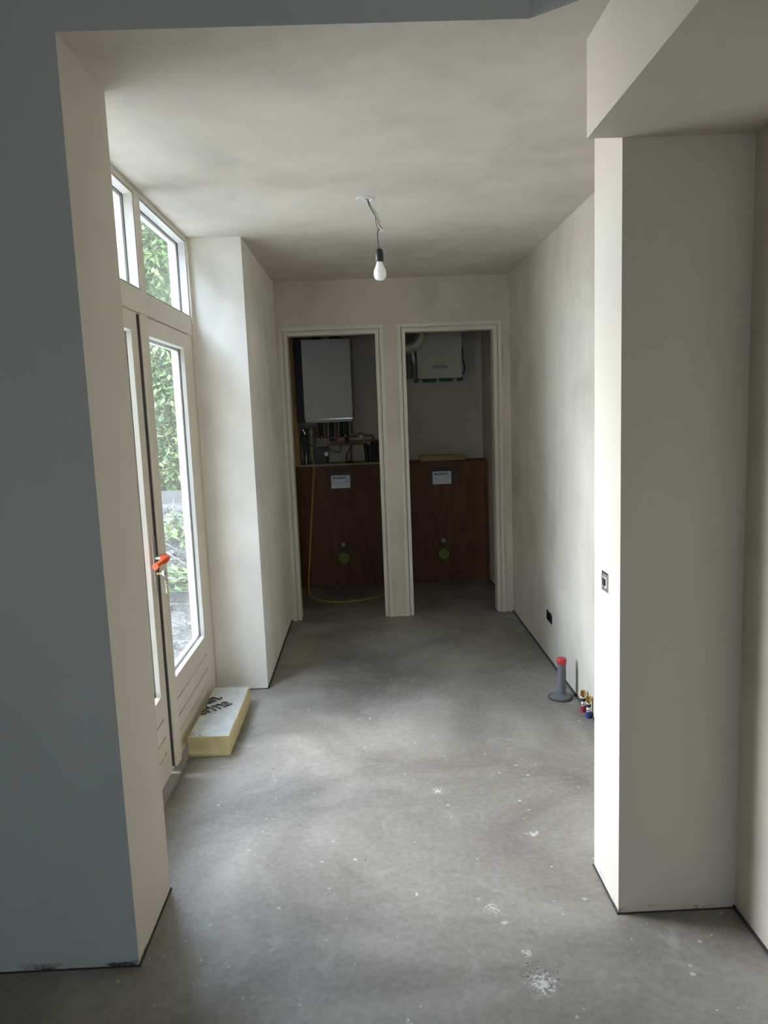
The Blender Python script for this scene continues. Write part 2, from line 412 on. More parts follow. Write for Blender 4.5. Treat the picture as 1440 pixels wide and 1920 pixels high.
S(box('wall_closet_back', (-0.70, 6.82, 0), (XR+0.03, 6.97, ZC), M_PLASTER))
S(box('wall_front_left', (-1.60, -3.80, 0), (-1.45, YF, 2.80), M_WALLBOARD))
S(slab('wall_front_rear', (-1.60, -3.80, 0), (1.25, -3.65, 2.80), 1, [(-0.80, 0.00, 1.05, 2.00, None)], M_WALLBOARD), 'rear wall of the front room with its window')
def window(n):
    e = S(empty('window_%d' % n), 'window in the rear wall of the front room')
    x0, x1, z0, z1 = -0.80, 0.00, 1.05, 2.00
    boxes('window_frame', [((x0, -3.78, z0), (x0+0.06, -3.68, z1)), ((x1-0.06, -3.78, z0), (x1, -3.68, z1)), ((x0+0.06, -3.78, z0), (x1-0.06, -3.68, z0+0.06)),
                           ((x0+0.06, -3.78, z1-0.06), (x1-0.06, -3.68, z1)), ((-0.43, -3.78, z0+0.06), (-0.37, -3.68, z1-0.06))], M_BEAD, e)
    for a, b in ((x0+0.06, -0.43), (-0.37, x1-0.06)): box('glass_pane', (a, -3.735, z0+0.06), (b, -3.731, z1-0.06), M_GLASS, e)
window(1)
M_COOL = plaster('cool_light_wall_tint', (0.535, 0.56, 0.55), 0.03, True, 0.03)  # same wall, tinted to put the rear window's cool light into the colour
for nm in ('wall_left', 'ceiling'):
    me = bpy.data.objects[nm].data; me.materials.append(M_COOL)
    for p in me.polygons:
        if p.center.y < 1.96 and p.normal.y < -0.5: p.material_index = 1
# dark edge-insulation strip, coloured to stand in for the shadow gap under the walls
def edge_strips():
    k = 1
    for a, b in (((-1.45, YF-0.004, 0), (-0.707, YF+0.002, 0.003)), ((-0.713, YF-0.004, 0), (-0.706, 2.304, 0.005)),
                 ((0.707, YP0-0.004, 0), (0.714, YP1+0.003, 0.005)), ((0.707, YP0-0.005, 0), (XR, YP0+0.002, 0.003)),
                 ((XR-0.006, -3.6, 0), (XR+0.002, YP0, 0.009)), ((XR-0.008, YP1, 0), (XR+0.002, YB, 0.010)),
                 ((-0.620, 4.097, 0), (-0.611, YB, 0.009)), ((-0.89, 4.096, 0), (-0.612, 4.102, 0.004)),
                 ((XR-0.008, 5.6, 0), (XR+0.002, 6.55, 0.009))):
        S(box('trim_%d' % k, a, b, M_GAP), 'dark insulation edge strip standing in for the shadow gap between wall and screed'); k += 1
edge_strips()

# ------------------------------------------------------------------ closet door frames
def closet_frame(n, x0, x1, label):
    e = S(empty('door_%d' % n), label)
    def run(name, o0, o1, yf, yb, m):
        """U-shaped lining, offset o0..o1 out from the clear opening"""
        bm = bmesh.new()
        pts = [(x0-o1, 0), (x0-o1, DH+o1), (x1+o1, DH+o1), (x1+o1, 0), (x1+o0, 0), (x1+o0, DH+o0), (x0-o0, DH+o0), (x0-o0, 0)]
        f = [bm.verts.new((x, yf, z)) for x, z in pts]; b = [bm.verts.new((x, yb, z)) for x, z in pts]
        bm.faces.new(f); bm.faces.new(b[::-1])
        for i in range(8): bm.faces.new((f[i], f[(i+1) % 8], b[(i+1) % 8], b[i]))
        return link(name, bm, m, e, bevel=0.0015, seg=1)
    run('door_lining', 0.0, 0.024, 5.494, 5.605, M_CLOSETFRAME)
    run('rebate_strip', 0.024, 0.034, 5.506, 5.600, M_CLOSETFRAME)
    run('architrave', 0.034, 0.058, 5.478, 5.600, M_CLOSETFRAME)
    return e
closet_frame(2, *D1, 'white primed wooden frame of the left closet doorway')
closet_frame(3, *D2, 'white primed wooden frame of the right closet doorway')

# ------------------------------------------------------------------ glazed garden doors
def garden_doors():
    e = S(empty('door_1'), 'cream glazed double garden doors with two fanlights above')
    XF, XB = -0.898, -0.992
    fr = []
    fr.append(((XB, 4.056, 0), (XF+0.006, 4.10, ZC)))                 # right jamb outer
    fr.append(((XB, 2.302, 0), (XF+0.006, 2.345, ZC)))                # left jamb outer
    fr.append(((XB, 2.345, 2.463), (XF, 4.056, ZC)))                  # head
    fr.append(((XB, 2.345, 1.982), (XF, 4.056, 2.076)))               # transom rail
    fr.append(((XB, 3.172, 2.076), (XF, 3.250, 2.463)))               # mullion
    fr.append(((XB, 3.964, 0), (XF-0.006, 4.056, 1.982)))             # right door jamb
    fr.append(((XB, 2.345, 0), (XF-0.006, 2.395, 1.982)))             # left door jamb
    boxes('door_frame', fr, M_FRAMEPAINT, e, bevel=0.0015)
    box('threshold', (-1.03, 2.302, -0.05), (-0.868, 4.10, 0.018), M_STONE, e, bevel=0.003)
    def pane(par, y0, y1, z0, z1, x, bead, front):
        box('glass_pane', (x-0.003, y0, z0), (x+0.003, y1, z1), M_GLASS, par)
        g = 0.006
        boxes('gasket', [((x+0.003, y0, z0), (x+0.006, y0+g, z1)), ((x+0.003, y1-g, z0), (x+0.006, y1, z1)),
                         ((x+0.003, y0+g, z0), (x+0.006, y1-g, z0+g)), ((x+0.003, y0+g, z1-g), (x+0.006, y1-g, z1))], M_RUBBER, par)
        # sloping bead inside, sash rebate outside
        bm = bmesh.new()
        def loop(xx, d): return [bm.verts.new((xx, yy, zz)) for yy, zz in ((y0+d, z0+d), (y1-d, z0+d), (y1-d, z1-d), (y0+d, z1-d))]
        L = [loop(x+0.006, 0.0), loop(x+0.006, bead*0.55), loop(front, 0.002), loop(front, -0.0)]
        for a, b in zip(L, L[1:]):
            for i in range(4): bm.faces.new((a[i], a[(i+1) % 4], b[(i+1) % 4], b[i]))
        link('glazing_bead', bm, M_BEAD, par)
        s = 0.018
        boxes('outer_bead', [((x-0.022, y0, z0), (x-0.003, y0+s, z1)), ((x-0.022, y1-s, z0), (x-0.003, y1, z1)),
                             ((x-0.022, y0+s, z0), (x-0.003, y1-s, z0+s)), ((x-0.022, y0+s, z1-s), (x-0.003, y1-s, z1))], M_BEAD, par)
    # fanlights
    for y0, y1 in ((2.345, 3.172), (3.250, 4.056)):
        t = boxes('fanlight', [((-0.990, y0, 2.076), (-0.912, y0+0.006, 2.463)), ((-0.990, y1-0.006, 2.076), (-0.912, y1, 2.463)),
                               ((-0.990, y0+0.006, 2.076), (-0.912, y1-0.006, 2.082)), ((-0.990, y0+0.006, 2.457), (-0.912, y1-0.006, 2.463))], M_BEAD, e)
        pane(t, y0+0.006, y1-0.006, 2.082, 2.457, -0.944, 0.010, -0.902)
    XL0, XL1 = -0.958, -0.902
    def leaf(y0, y1, g0, g1):
        slots = [(g0+0.006, g1+0.012, z-0.007, z+0.007, 0.007) for z in (0.292, 0.212, 0.142)]
        lf = slab('door_leaf', (XL0, y0, 0.030), (XL1, y1, 1.976), 0, [(g0, g1, 0.392, 1.903, None)]+slots, M_DOORPAINT, e, front=+1)
        pane(lf, g0, g1, 0.392, 1.903, -0.927, 0.014, XL1-0.001)
        return lf
    L2 = leaf(2.400, 3.088, 2.470, 3.010)
    L1 = leaf(3.106, 3.956, 3.226, 3.866)
    # rounded cover strip on the meeting edge
    bm = bmesh.new()
    prof = [(-0.902, 3.106), (-0.892, 3.106), (-0.886, 3.112), (-0.884, 3.124), (-0.884, 3.186), (-0.887, 3.196), (-0.902, 3.200)]
    lo = [bm.verts.new((x, y, 0.040)) for x, y in prof]; hi = [bm.verts.new((x, y, 1.974)) for x, y in prof]
    bm.faces.new(lo[::-1]); bm.faces.new(hi)
    for i in range(len(prof)): bm.faces.new((lo[i], lo[(i+1) % len(prof)], hi[(i+1) % len(prof)], hi[i]))
    link('cover_strip', bm, M_DOORPAINT, L1)
    box('gap_shade_strip', (-0.950, 3.1035, 0.042), (-0.896, 3.1058, 1.972), M_RUBBER, L1)  # black strip added to paint the shade in the gap between the leaves
    # long-plate handle; the lever is wrapped in orange tape
    # long-plate handle on the near leaf; the lever points back towards the room and is wrapped in orange tape
    box('handle_plate', (-0.902, 3.034, 0.848), (-0.893, 3.066, 1.066), M_STEEL, L2, bevel=0.0035)
    tube('handle_spindle', [(-0.894, 3.052, 0.980), (-0.848, 3.052, 0.980)], 0.009, M_STEEL, L2, 12, False)
    tube('lever', [(-0.856, 3.052, 0.980), (-0.846, 3.048, 0.980), (-0.843, 3.03, 0.979), (-0.846, 2.98, 0.976), (-0.850, 2.93, 0.974)], 0.010, M_STEEL, L2, 12)
    tube('tape_wrap', [(-0.872, 3.053, 0.982), (-0.852, 3.055, 0.984), (-0.840, 3.045, 0.982), (-0.842, 3.00, 0.979), (-0.847, 2.96, 0.977), (-0.853, 2.905, 0.973)],
         lambda t: 0.0125+0.002*math.sin(t*13), M_TAPE, L2, 12)
    lathe('lock_cylinder', [(0.0085, -0.893), (0.0085, -0.884)], M_BRASS, (0, 3.052, 0.915), 'X', 14, L2)
    return e
garden_doors()

# keys hanging in the lock
def keys():
    k = setp(empty('key_bunch'), 'bunch of metal keys hanging in the garden door lock', 'keys')
    c = (-0.868, 3.052, 0.915)
    boxes('key', [((-0.885, 3.050, 0.912), (-0.868, 3.054, 0.918))], M_STEEL, k)
    bm = bmesh.new(); alathe(bm, [(0.010, -0.0015), (0.012, 0), (0.010, 0.0015)], (c[0]+0.004, 3.052, 0.915), 'Y', 14); link('key_bow', bm, M_CHROME, k, smooth=True)
    ring = [(c[0]+0.010+0.0*math.cos(t), 3.052+0.013*math.sin(t), 0.897+0.013*math.cos(t)) for t in [i*PI/7 for i in range(15)]]
    tube('key_ring', ring, 0.0013, M_STEEL, k, 6)
    for i, (dy, L, ang) in enumerate(((0.004, 0.050, 0.10), (0.012, 0.056, 0.22), (-0.006, 0.045, -0.05))):
        bm = bmesh.new(); x = c[0]+0.009+i*0.0028
        alathe(bm, [(0.009, x-0.001), (0.009, x+0.001)], (0, 3.052, 0.878), 'X', 14)
        abox(bm, (x-0.001, 3.0495, 0.878-L), (x+0.001, 3.0545, 0.876))
        abox(bm, (x-0.001, 3.0545, 0.878-L), (x+0.001, 3.057, 0.878-L+0.006)); abox(bm, (x-0.001, 3.0545, 0.878-L+0.012), (x+0.001, 3.0565, 0.878-L+0.018))
        o = link('key', bm, M_STEEL if i != 1 else M_BRASS, k)
        p = Vector((x, 3.052, 0.888)); o.matrix_world = Matrix.Translation(p) @ Matrix.Rotation(ang, 4, 'X') @ Matrix.Translation(-p) @ Matrix.Translation((0, dy*0.4, 0))
keys()

# ------------------------------------------------------------------ foam board by the door
def foam_board():
    e = setp(empty('insulation_board'), 'yellow foam insulation board with printed silver foil facing lying by the garden door', 'insulation board')
    x0, x1, y0, y1, z = -0.874, -0.686, 3.268, 3.885, 0.096
    bm = bmesh.new(); random.seed(3)
    # slightly ragged cut block
    ny, nx = 14, 5
    def j(s): return random.uniform(-s, s)
    top = {}; bot = {}
    for i in range(nx+1):
        for k in range(ny+1):
            x = x0+(x1-x0)*i/nx; y = y0+(y1-y0)*k/ny
            edge = (i in (0, nx)) or (k in (0, ny)); jx = j(0.0012) if edge else 0
            top[i, k] = bm.verts.new((x+jx, y+jx, z+j(0.0008))); bot[i, k] = bm.verts.new((x+j(0.001), y+j(0.001), 0.001))
    for i in range(nx):
        for k in range(ny):
            bm.faces.new((top[i, k], top[i+1, k], top[i+1, k+1], top[i, k+1])); bm.faces.new((bot[i, k], bot[i, k+1], bot[i+1, k+1], bot[i+1, k]))
    for i in range(nx):
        bm.faces.new((top[i, 0], bot[i, 0], bot[i+1, 0], top[i+1, 0])); bm.faces.new((top[i+1, ny], bot[i+1, ny], bot[i, ny], top[i, ny]))
    for k in range(ny):
        bm.faces.new((top[0, k+1], bot[0, k+1], bot[0, k], top[0, k])); bm.faces.new((top[nx, k], bot[nx, k], bot[nx, k+1], top[nx, k+1]))
    link('foam_core', bm, M_PIR, e)
    bm = bmesh.new(); N, K = 14, 44; g = {}
    for i in range(N+1):
        for k in range(K+1):
            x = x0+0.002+(x1-x0-0.005)*i/N; y = y0+0.004+(y1-y0-0.006)*k/K
            if k == 0: y += abs(j(0.004))
            r = 0.0016*math.sin(k*1.9+i*0.4)*math.exp(-((k-22)/5)**2) + j(0.0005)
            g[i, k] = bm.verts.new((x, y, z+0.0026+r))
    for i in range(N):
        for k in range(K): bm.faces.new((g[i, k], g[i+1, k], g[i+1, k+1], g[i, k+1]))
    ex = bmesh.ops.extrude_face_region(bm, geom=bm.faces[:]); bmesh.ops.translate(bm, vec=(0, 0, -0.0018), verts=[v for v in ex['geom'] if isinstance(v, bmesh.types.BMVert)])
    link('foil_facing', bm, M_FOIL, e, smooth=True)
    def place(s, size, x, y, ang, name='lettering'):
        mw = Matrix.Translation((x, y, z+0.0050)) @ Matrix.Rotation(ang, 4, 'Z') @ Matrix.Diagonal((0.80, 1.12, 1, 1))
        o = text(name, s, size, mw, M_INK, e, outline=0.0019, spacing=0.95)
        bm = bmesh.new(); bm.from_mesh(o.data)
        for co, no in (((x0+0.003, 0, 0), (-1, 0, 0)), ((x1-0.004, 0, 0), (1, 0, 0))):
            bmesh.ops.bisect_plane(bm, geom=bm.verts[:]+bm.edges[:]+bm.faces[:], plane_co=co, plane_no=no, clear_outer=True)
        bm.to_mesh(o.data); bm.free(); return o
    place('span.', 0.108, x0-0.030, 3.602, 0.88)
    place('erma', 0.120, x0+0.004, 3.508, 0.76)
    for a, b in (((x0+0.008, 3.315), (x0+0.030, 3.278)), ((x0+0.002, 3.300), (x0+0.016, 3.276)), ((x0+0.048, 3.282), (x0+0.058, 3.277)), ((x1-0.048, 3.775), (x1-0.040, 3.780))):
        tube('print_stroke', [(*a, z+0.0052), (*b, z+0.0052)], 0.0012, M_INK, e, 6, False)
foam_board()

# ------------------------------------------------------------------ bare bulb
def bulb():
    e = setp(empty('bare_bulb_lamp'), 'white bulb in a black holder hanging by bare wires from the ceiling', 'lamp')
    bm = bmesh.new(); cx, cy = 0.036, 3.463
    prof = [(0.030, ZC-0.0005), (0.037, ZC-0.0005), (0.037, ZC-0.004), (0.032, ZC-0.0045), (0.031, ZC-0.002), (0.002, ZC-0.0018)]
    alathe(bm, prof, (cx, cy, 0), 'Z', 28); link('ceiling_box', bm, M_DIAL, e, smooth=True)
    lathe('box_screw', [(0.005, ZC-0.006), (0.005, ZC-0.001)], M_STEEL, (cx+0.006, cy+0.004, 0), 'Z', 10, e)
    box('terminal', (cx+0.030, cy-0.006, ZC-0.012), (cx+0.040, cy+0.006, ZC-0.001), M_WHITE, e, bevel=0.002)
    J = (0.106, 3.46, 2.352)
    tube('wire', [(cx+0.012, cy, ZC-0.002), (0.056, 3.46, 2.455), (0.073, 3.462, 2.425), (0.090, 3.458, 2.395), (0.098, 3.46, 2.372), (J[0]+0.004, J[1], J[2]+0.004), (J[0]+0.008, J[1], J[2]-0.004)], 0.0016, M_WIREG, e, 7)
    tube('wire', [(cx+0.014, cy+0.004, ZC-0.002), (0.062, 3.463, 2.448), (0.080, 3.457, 2.418), (0.083, 3.460, 2.390), (0.088, 3.462, 2.365), (J[0]-0.012, J[1], J[2]+0.001)], 0.0016, M_WIREG, e, 7)
    tube('wire', [(cx+0.016, cy+0.002, ZC-0.002), (0.066, 3.466, 2.452), (0.086, 3.468, 2.425), (0.104, 3.466, 2.383)], 0.0012, M_WIREY, e, 7)
    box('connector_block', (J[0]-0.006, J[1]-0.006, J[2]-0.010), (J[0]+0.008, J[1]+0.006, J[2]), M_WHITE, e, bevel=0.002)
    tube('cord', [(J[0]-0.004, J[1], J[2]-0.004), (J[0]-0.013, J[1], J[2]-0.002), (0.089, 3.46, 2.332), (0.0895, 3.46, 2.30), (0.092, 3.46, 2.262)], 0.0021, M_BLACK, e, 8)
    c = (0.0935, 3.46, 0)
    lathe('lamp_holder', [(0.004, 2.268), (0.010, 2.268), (0.0155, 2.262), (0.0165, 2.257), (0.0180, 2.250), (0.0180, 2.215), (0.0165, 2.212), (0.014, 2.212)], M_BLACK, c, 'Z', 28, e)
    pr = [(0.013, 2.214), (0.0145, 2.206), (0.017, 2.198), (0.021, 2.188), (0.0255, 2.178), (0.0278, 2.168), (0.0284, 2.160), (0.0276, 2.151), (0.0245, 2.142), (0.019, 2.1355), (0.011, 2.1325), (0.003, 2.132)]
    lathe('bulb', pr, M_BULB, c, 'Z', 32, e)
bulb()

# ------------------------------------------------------------------ drain pipe stub and water stubs
def drain_stub():
    e = setp(empty('drain_pipe_stub'), 'grey plastic drain pipe with red cap standing up from the floor', 'pipe')
    c = (0.9865, 3.772, 0)
    lathe('pipe', [(0.0225, 0.0), (0.0225, 0.205), (0.020, 0.206)], M_PVC, c, 'Z', 28, e)
    lathe('pipe_cap', [(0.024, 0.190), (0.0255, 0.192), (0.0255, 0.214), (0.0235, 0.218), (0.004, 0.2185)], M_RED, c, 'Z', 28, e)
    lathe('pipe_collar', [(0.056, 0.001), (0.058, 0.006), (0.056, 0.012), (0.040, 0.016), (0.030, 0.022), (0.0235, 0.026)], M_PVC, (c[0]-0.008, c[1]-0.004, 0), 'Z', 28, e)
    bm = bmesh.new(); random.seed(11)
    atube(bm, [(c[0]-0.008+0.060*math.cos(t), c[1]-0.004+0.060*math.sin(t), 0.003+0.003*random.random()) for t in [i*2*PI/14 for i in range(15)]], 0.005, 6)
    link('floor_cutout_edge', bm, M_GAP, e)
drain_stub()
def water_stub(name, x, y, sleeve, label):
    e = setp(empty(name), label, 'pipe', 'capped water supply stubs by the right wall')
    lathe('sleeve', [(0.017, 0.0), (0.0165, 0.012), (0.0145, 0.030), (0.010, 0.031)], sleeve, (x, y, 0), 'Z', 16, e)
    lathe('pipe', [(0.0085, 0.028), (0.0085, 0.075)], M_WHITE, (x, y, 0), 'Z', 14, e)
    lathe('clamp_ring', [(0.011, 0.037), (0.0125, 0.039), (0.0125, 0.044), (0.011, 0.046)], M_CHROME, (x, y, 0), 'Z', 16, e)
    lathe('compression_nut', [(0.010, 0.054), (0.0135, 0.057), (0.0135, 0.067), (0.010, 0.070)], M_BLACK, (x, y, 0), 'Z', 6, e)
    lathe('brass_cap', [(0.009, 0.080), (0.0125, 0.083), (0.0145, 0.092), (0.0130, 0.103), (0.0115, 0.110), (0.006, 0.112)], M_BRASS, (x, y, 0), 'Z', 8, e)
    lathe('brass_neck', [(0.007, 0.070), (0.007, 0.081)], M_COPPER, (x, y, 0), 'Z', 12, e)
water_stub('hot_water_stub', 1.046, 3.582, M_REDS, 'brass-capped water stub rising from a red sleeve')
water_stub('cold_water_stub', 1.050, 3.505, M_BLUES, 'brass-capped water stub rising from a blue sleeve')

# ------------------------------------------------------------------ electrics
def socket_box():
    e = setp(empty('double_socket_box'), 'black double wall box without cover low on the right wall', 'wall box')
    x = XR
    boxes('box_shell', [((x+0.036, 4.307, 0.238), (x+0.042, 4.438, 0.301)), ((x-0.001, 4.306, 0.237), (x+0.036, 4.310, 0.302)), ((x-0.001, 4.435, 0.237), (x+0.036, 4.439, 0.302)),
                        ((x-0.001, 4.310, 0.237), (x+0.036, 4.435, 0.241)), ((x-0.001, 4.310, 0.298), (x+0.036, 4.435, 0.302)), ((x+0.004, 4.368, 0.241), (x+0.036, 4.377, 0.298))], M_BLACK, e)
    for y in (4.338, 4.405):
        lathe('conduit_end', [(0.007, x+0.012), (0.007, x+0.036)], M_DARKGREY, (0, y, 0.258), 'X', 12, e)
        lathe('fixing_screw', [(0.004, x+0.004), (0.004, x+0.036)], M_WHITE, (0, y+0.012, 0.288), 'X', 8, e)
        tube('loose_wire', [(x+0.034, y, 0.258), (x+0.012, y+0.004, 0.262), (x+0.008, y-0.010, 0.272), (x+0.016, y-0.016, 0.284)], 0.0018, M_WIREG, e, 6)
socket_box()
def switch():
    e = setp(empty('switch_insert'), 'bare light switch insert without cover plate on the right pier', 'switch')
    x = 0.712
    boxes('mounting_frame', [((x-0.002, 2.176, 0.980), (x+0.001, 2.188, 1.033)), ((x-0.002, 2.222, 0.986), (x+0.001, 2.235, 1.026)),
                             ((x-0.002, 2.188, 0.980), (x+0.001, 2.222, 0.990)), ((x-0.002, 2.188, 1.020), (x+0.001, 2.222, 1.032))], M_STEEL, e, bevel=0.0006)
    box('switch_body', (x-0.001, 2.186, 0.988), (x+0.036, 2.224, 1.022), M_WHITE, e, bevel=0.002)
    box('rocker_mount', (x-0.005, 2.198, 0.995), (x-0.001, 2.216, 1.016), M_BLACK, e, bevel=0.003)
    for z in (0.991, 1.017): box('clip', (x-0.010, 2.214, z-0.0016), (x-0.001, 2.220, z+0.0016), M_WHITE, e)
    boxes('box_shell', [((x+0.040, 2.175, 0.977), (x+0.044, 2.236, 1.036))], M_BLACK, e)
switch()

# ------------------------------------------------------------------ closets: boxed-in cisterns
def boarding(name, x0, x1, ztop, xc, top_m, label):
    e = setp(empty(name), label, 'boarding', 'plywood cistern boardings in the closets')
    y = 6.56
    slab('front_panel', (x0, y, 0.072), (x1, y+0.018, ztop-0.018), 1,
         [(xc-0.102, xc+0.102, 0.887, 1.026, 0.016)], M_PLY, e, front=-1)
    box('bottom_strip', (x0, y+0.001, 0.0), (x1, y+0.018, 0.071), M_PLY, e)
    box('top_board', (x0, y-0.004, ztop-0.017), (x1, 6.815, ztop), top_m, e)
    cov = boxes('access_frame', [((xc-0.101, y-0.006, 0.888), (xc-0.086, y+0.012, 1.025)), ((xc+0.082, y-0.006, 0.888), (xc+0.101, y+0.012, 1.025)),
                                 ((xc-0.086, y-0.006, 1.000), (xc+0.082, y+0.012, 1.025)), ((xc-0.086, y-0.004, 0.888), (xc+0.082, y+0.012, 0.893))], M_BLACK, e, bevel=0.001)
    box('access_cover', (xc-0.085, y-0.008, 0.886), (xc+0.081, y+0.002, 0.999), M_SILVER, cov, bevel=0.001)
    mw = Matrix.Translation((xc-0.050, y-0.0086, 0.968)) @ Matrix.Rotation(PI/2, 4, 'X')
    text('lettering', 'GEBERIT', 0.0265, mw, M_INK, cov, extrude=0.0005, bold=0.0008, spacing=1.08)
    box('logo_square', (xc-0.068, y-0.0092, 0.968), (xc-0.053, y-0.0078, 0.985), M_INK, cov)
    # printed sketch under the name: two small fittings and a line of small type
    tube('printed_sketch', [(xc-0.066, y-0.0084, 0.945), (xc-0.056, y-0.0084, 0.952), (xc-0.050, y-0.0084, 0.943), (xc-0.060, y-0.0084, 0.934)], 0.0012, M_INKG, cov, 5)
    tube('printed_sketch', [(xc+0.028, y-0.0084, 0.930), (xc+0.040, y-0.0084, 0.945), (xc+0.055, y-0.0084, 0.935), (xc+0.064, y-0.0084, 0.948), (xc+0.052, y-0.0084, 0.955)], 0.0016, M_INKG, cov, 5)
    tube('printed_sketch', [(xc-0.045, y-0.0084, 0.928), (xc-0.010, y-0.0084, 0.925), (xc+0.024, y-0.0084, 0.928)], 0.0009, M_INKG, cov, 5)
    d = lathe('drain_outlet', [(0.060, y-0.001), (0.060, y-0.012), (0.053, y-0.014), (0.050, y-0.010)], M_BLACK, (xc-0.002, 0, 0.257), 'Y', 28, e)
    lathe('drain_cap', [(0.053, y-0.008), (0.053, y-0.018), (0.047, y-0.020), (0.044, y-0.015), (0.004, y-0.014)], M_DRAIN, (xc-0.002, 0, 0.257), 'Y', 28, d)
    f = lathe('flush_outlet', [(0.032, y-0.001), (0.032, y-0.008), (0.024, y-0.010), (0.022, y-0.006)], M_BLACK, (xc-0.003, 0, 0.379), 'Y', 22, e)
    lathe('flush_cap', [(0.021, y-0.004), (0.021, y-0.013), (0.012, y-0.014), (0.011, y-0.010), (0.003, y-0.010)], M_FLUSH, (xc-0.003, 0, 0.379), 'Y', 20, f)
    for s in (-1, 1): lathe('fixing_bolt', [(0.007, y-0.001), (0.007, y-0.030), (0.005, y-0.032)], M_REDS, (xc-0.002+s*0.082, 0, 0.344), 'Y', 10, e)
    return e
boarding('cistern_boarding', -0.645, 0.163, 1.103, -0.237, M_PLYTOP, 'red-brown plywood boarding with access plate in the left closet')
boarding('cistern_boarding', 0.247, 1.062, 1.088, 0.660, M_PLY, 'red-brown plywood boarding with access plate in the right closet')
setp(box('timber_offcut', (0.472, 6.60, 1.089), (0.873, 6.68, 1.138), M_PINEX, bevel=0.002), 'wooden offcut lying on the boarding in the right closet', 'timber')
setp(box('timber_stud', (-0.646, 6.575, 1.104), (-0.588, 6.64, 2.486), M_PINE, bevel=0.002), 'upright pine stud left of the boiler', 'timber')

# ------------------------------------------------------------------ boiler and its pipework
def boiler():
    e = setp(empty('boiler'), 'white rectangular wall-hung boiler in the left closet', 'boiler')
    x0, x1, z0, z1, y = -0.515, -0.105, 1.505, 2.165, 6.42
    box('casing', (x0, y, z0), (x1, 6.80, z1), M_BOILER, e, bevel=0.012, seg=3)
    bm = bmesh.new()   # lower trim with a leaning front
    p = [(y+0.004, z0-0.003), (y+0.004, z0-0.012), (y+0.022, z0-0.036), (6.78, z0-0.036), (6.78, z0-0.003)]
    a = [bm.verts.new((x0+0.003, yy, zz)) for yy, zz in p]; b = [bm.verts.new((x1-0.003, yy, zz)) for yy, zz in p]
    bm.faces.new(a); bm.faces.new(b[::-1])
    for i in range(5): bm.faces.new((a[i], a[(i+1) % 5], b[(i+1) % 5], b[i]))
    link('control_trim', bm, mat('glossy_trim', (0.52, 0.52, 0.52), 0.12), e, bevel=0.002, seg=1)
    for x in (-0.40, -0.24): lathe('flue_pipe', [(0.040, z1-0.002), (0.040, ZC-0.001)], M_DARKGREY, (x, 6.62, 0), 'Z', 20, e)
    lathe('flue_collar', [(0.052, z1), (0.052, z1+0.025)], M_BLACK, (-0.24, 6.62, 0), 'Z', 20, e)
    box('side_shade_block', (x0-0.068, 6.52, 1.47), (x0-0.004, 6.80, 2.165), M_BLACK, e)  # black block standing in for the deep shadow left of the boiler
boiler()
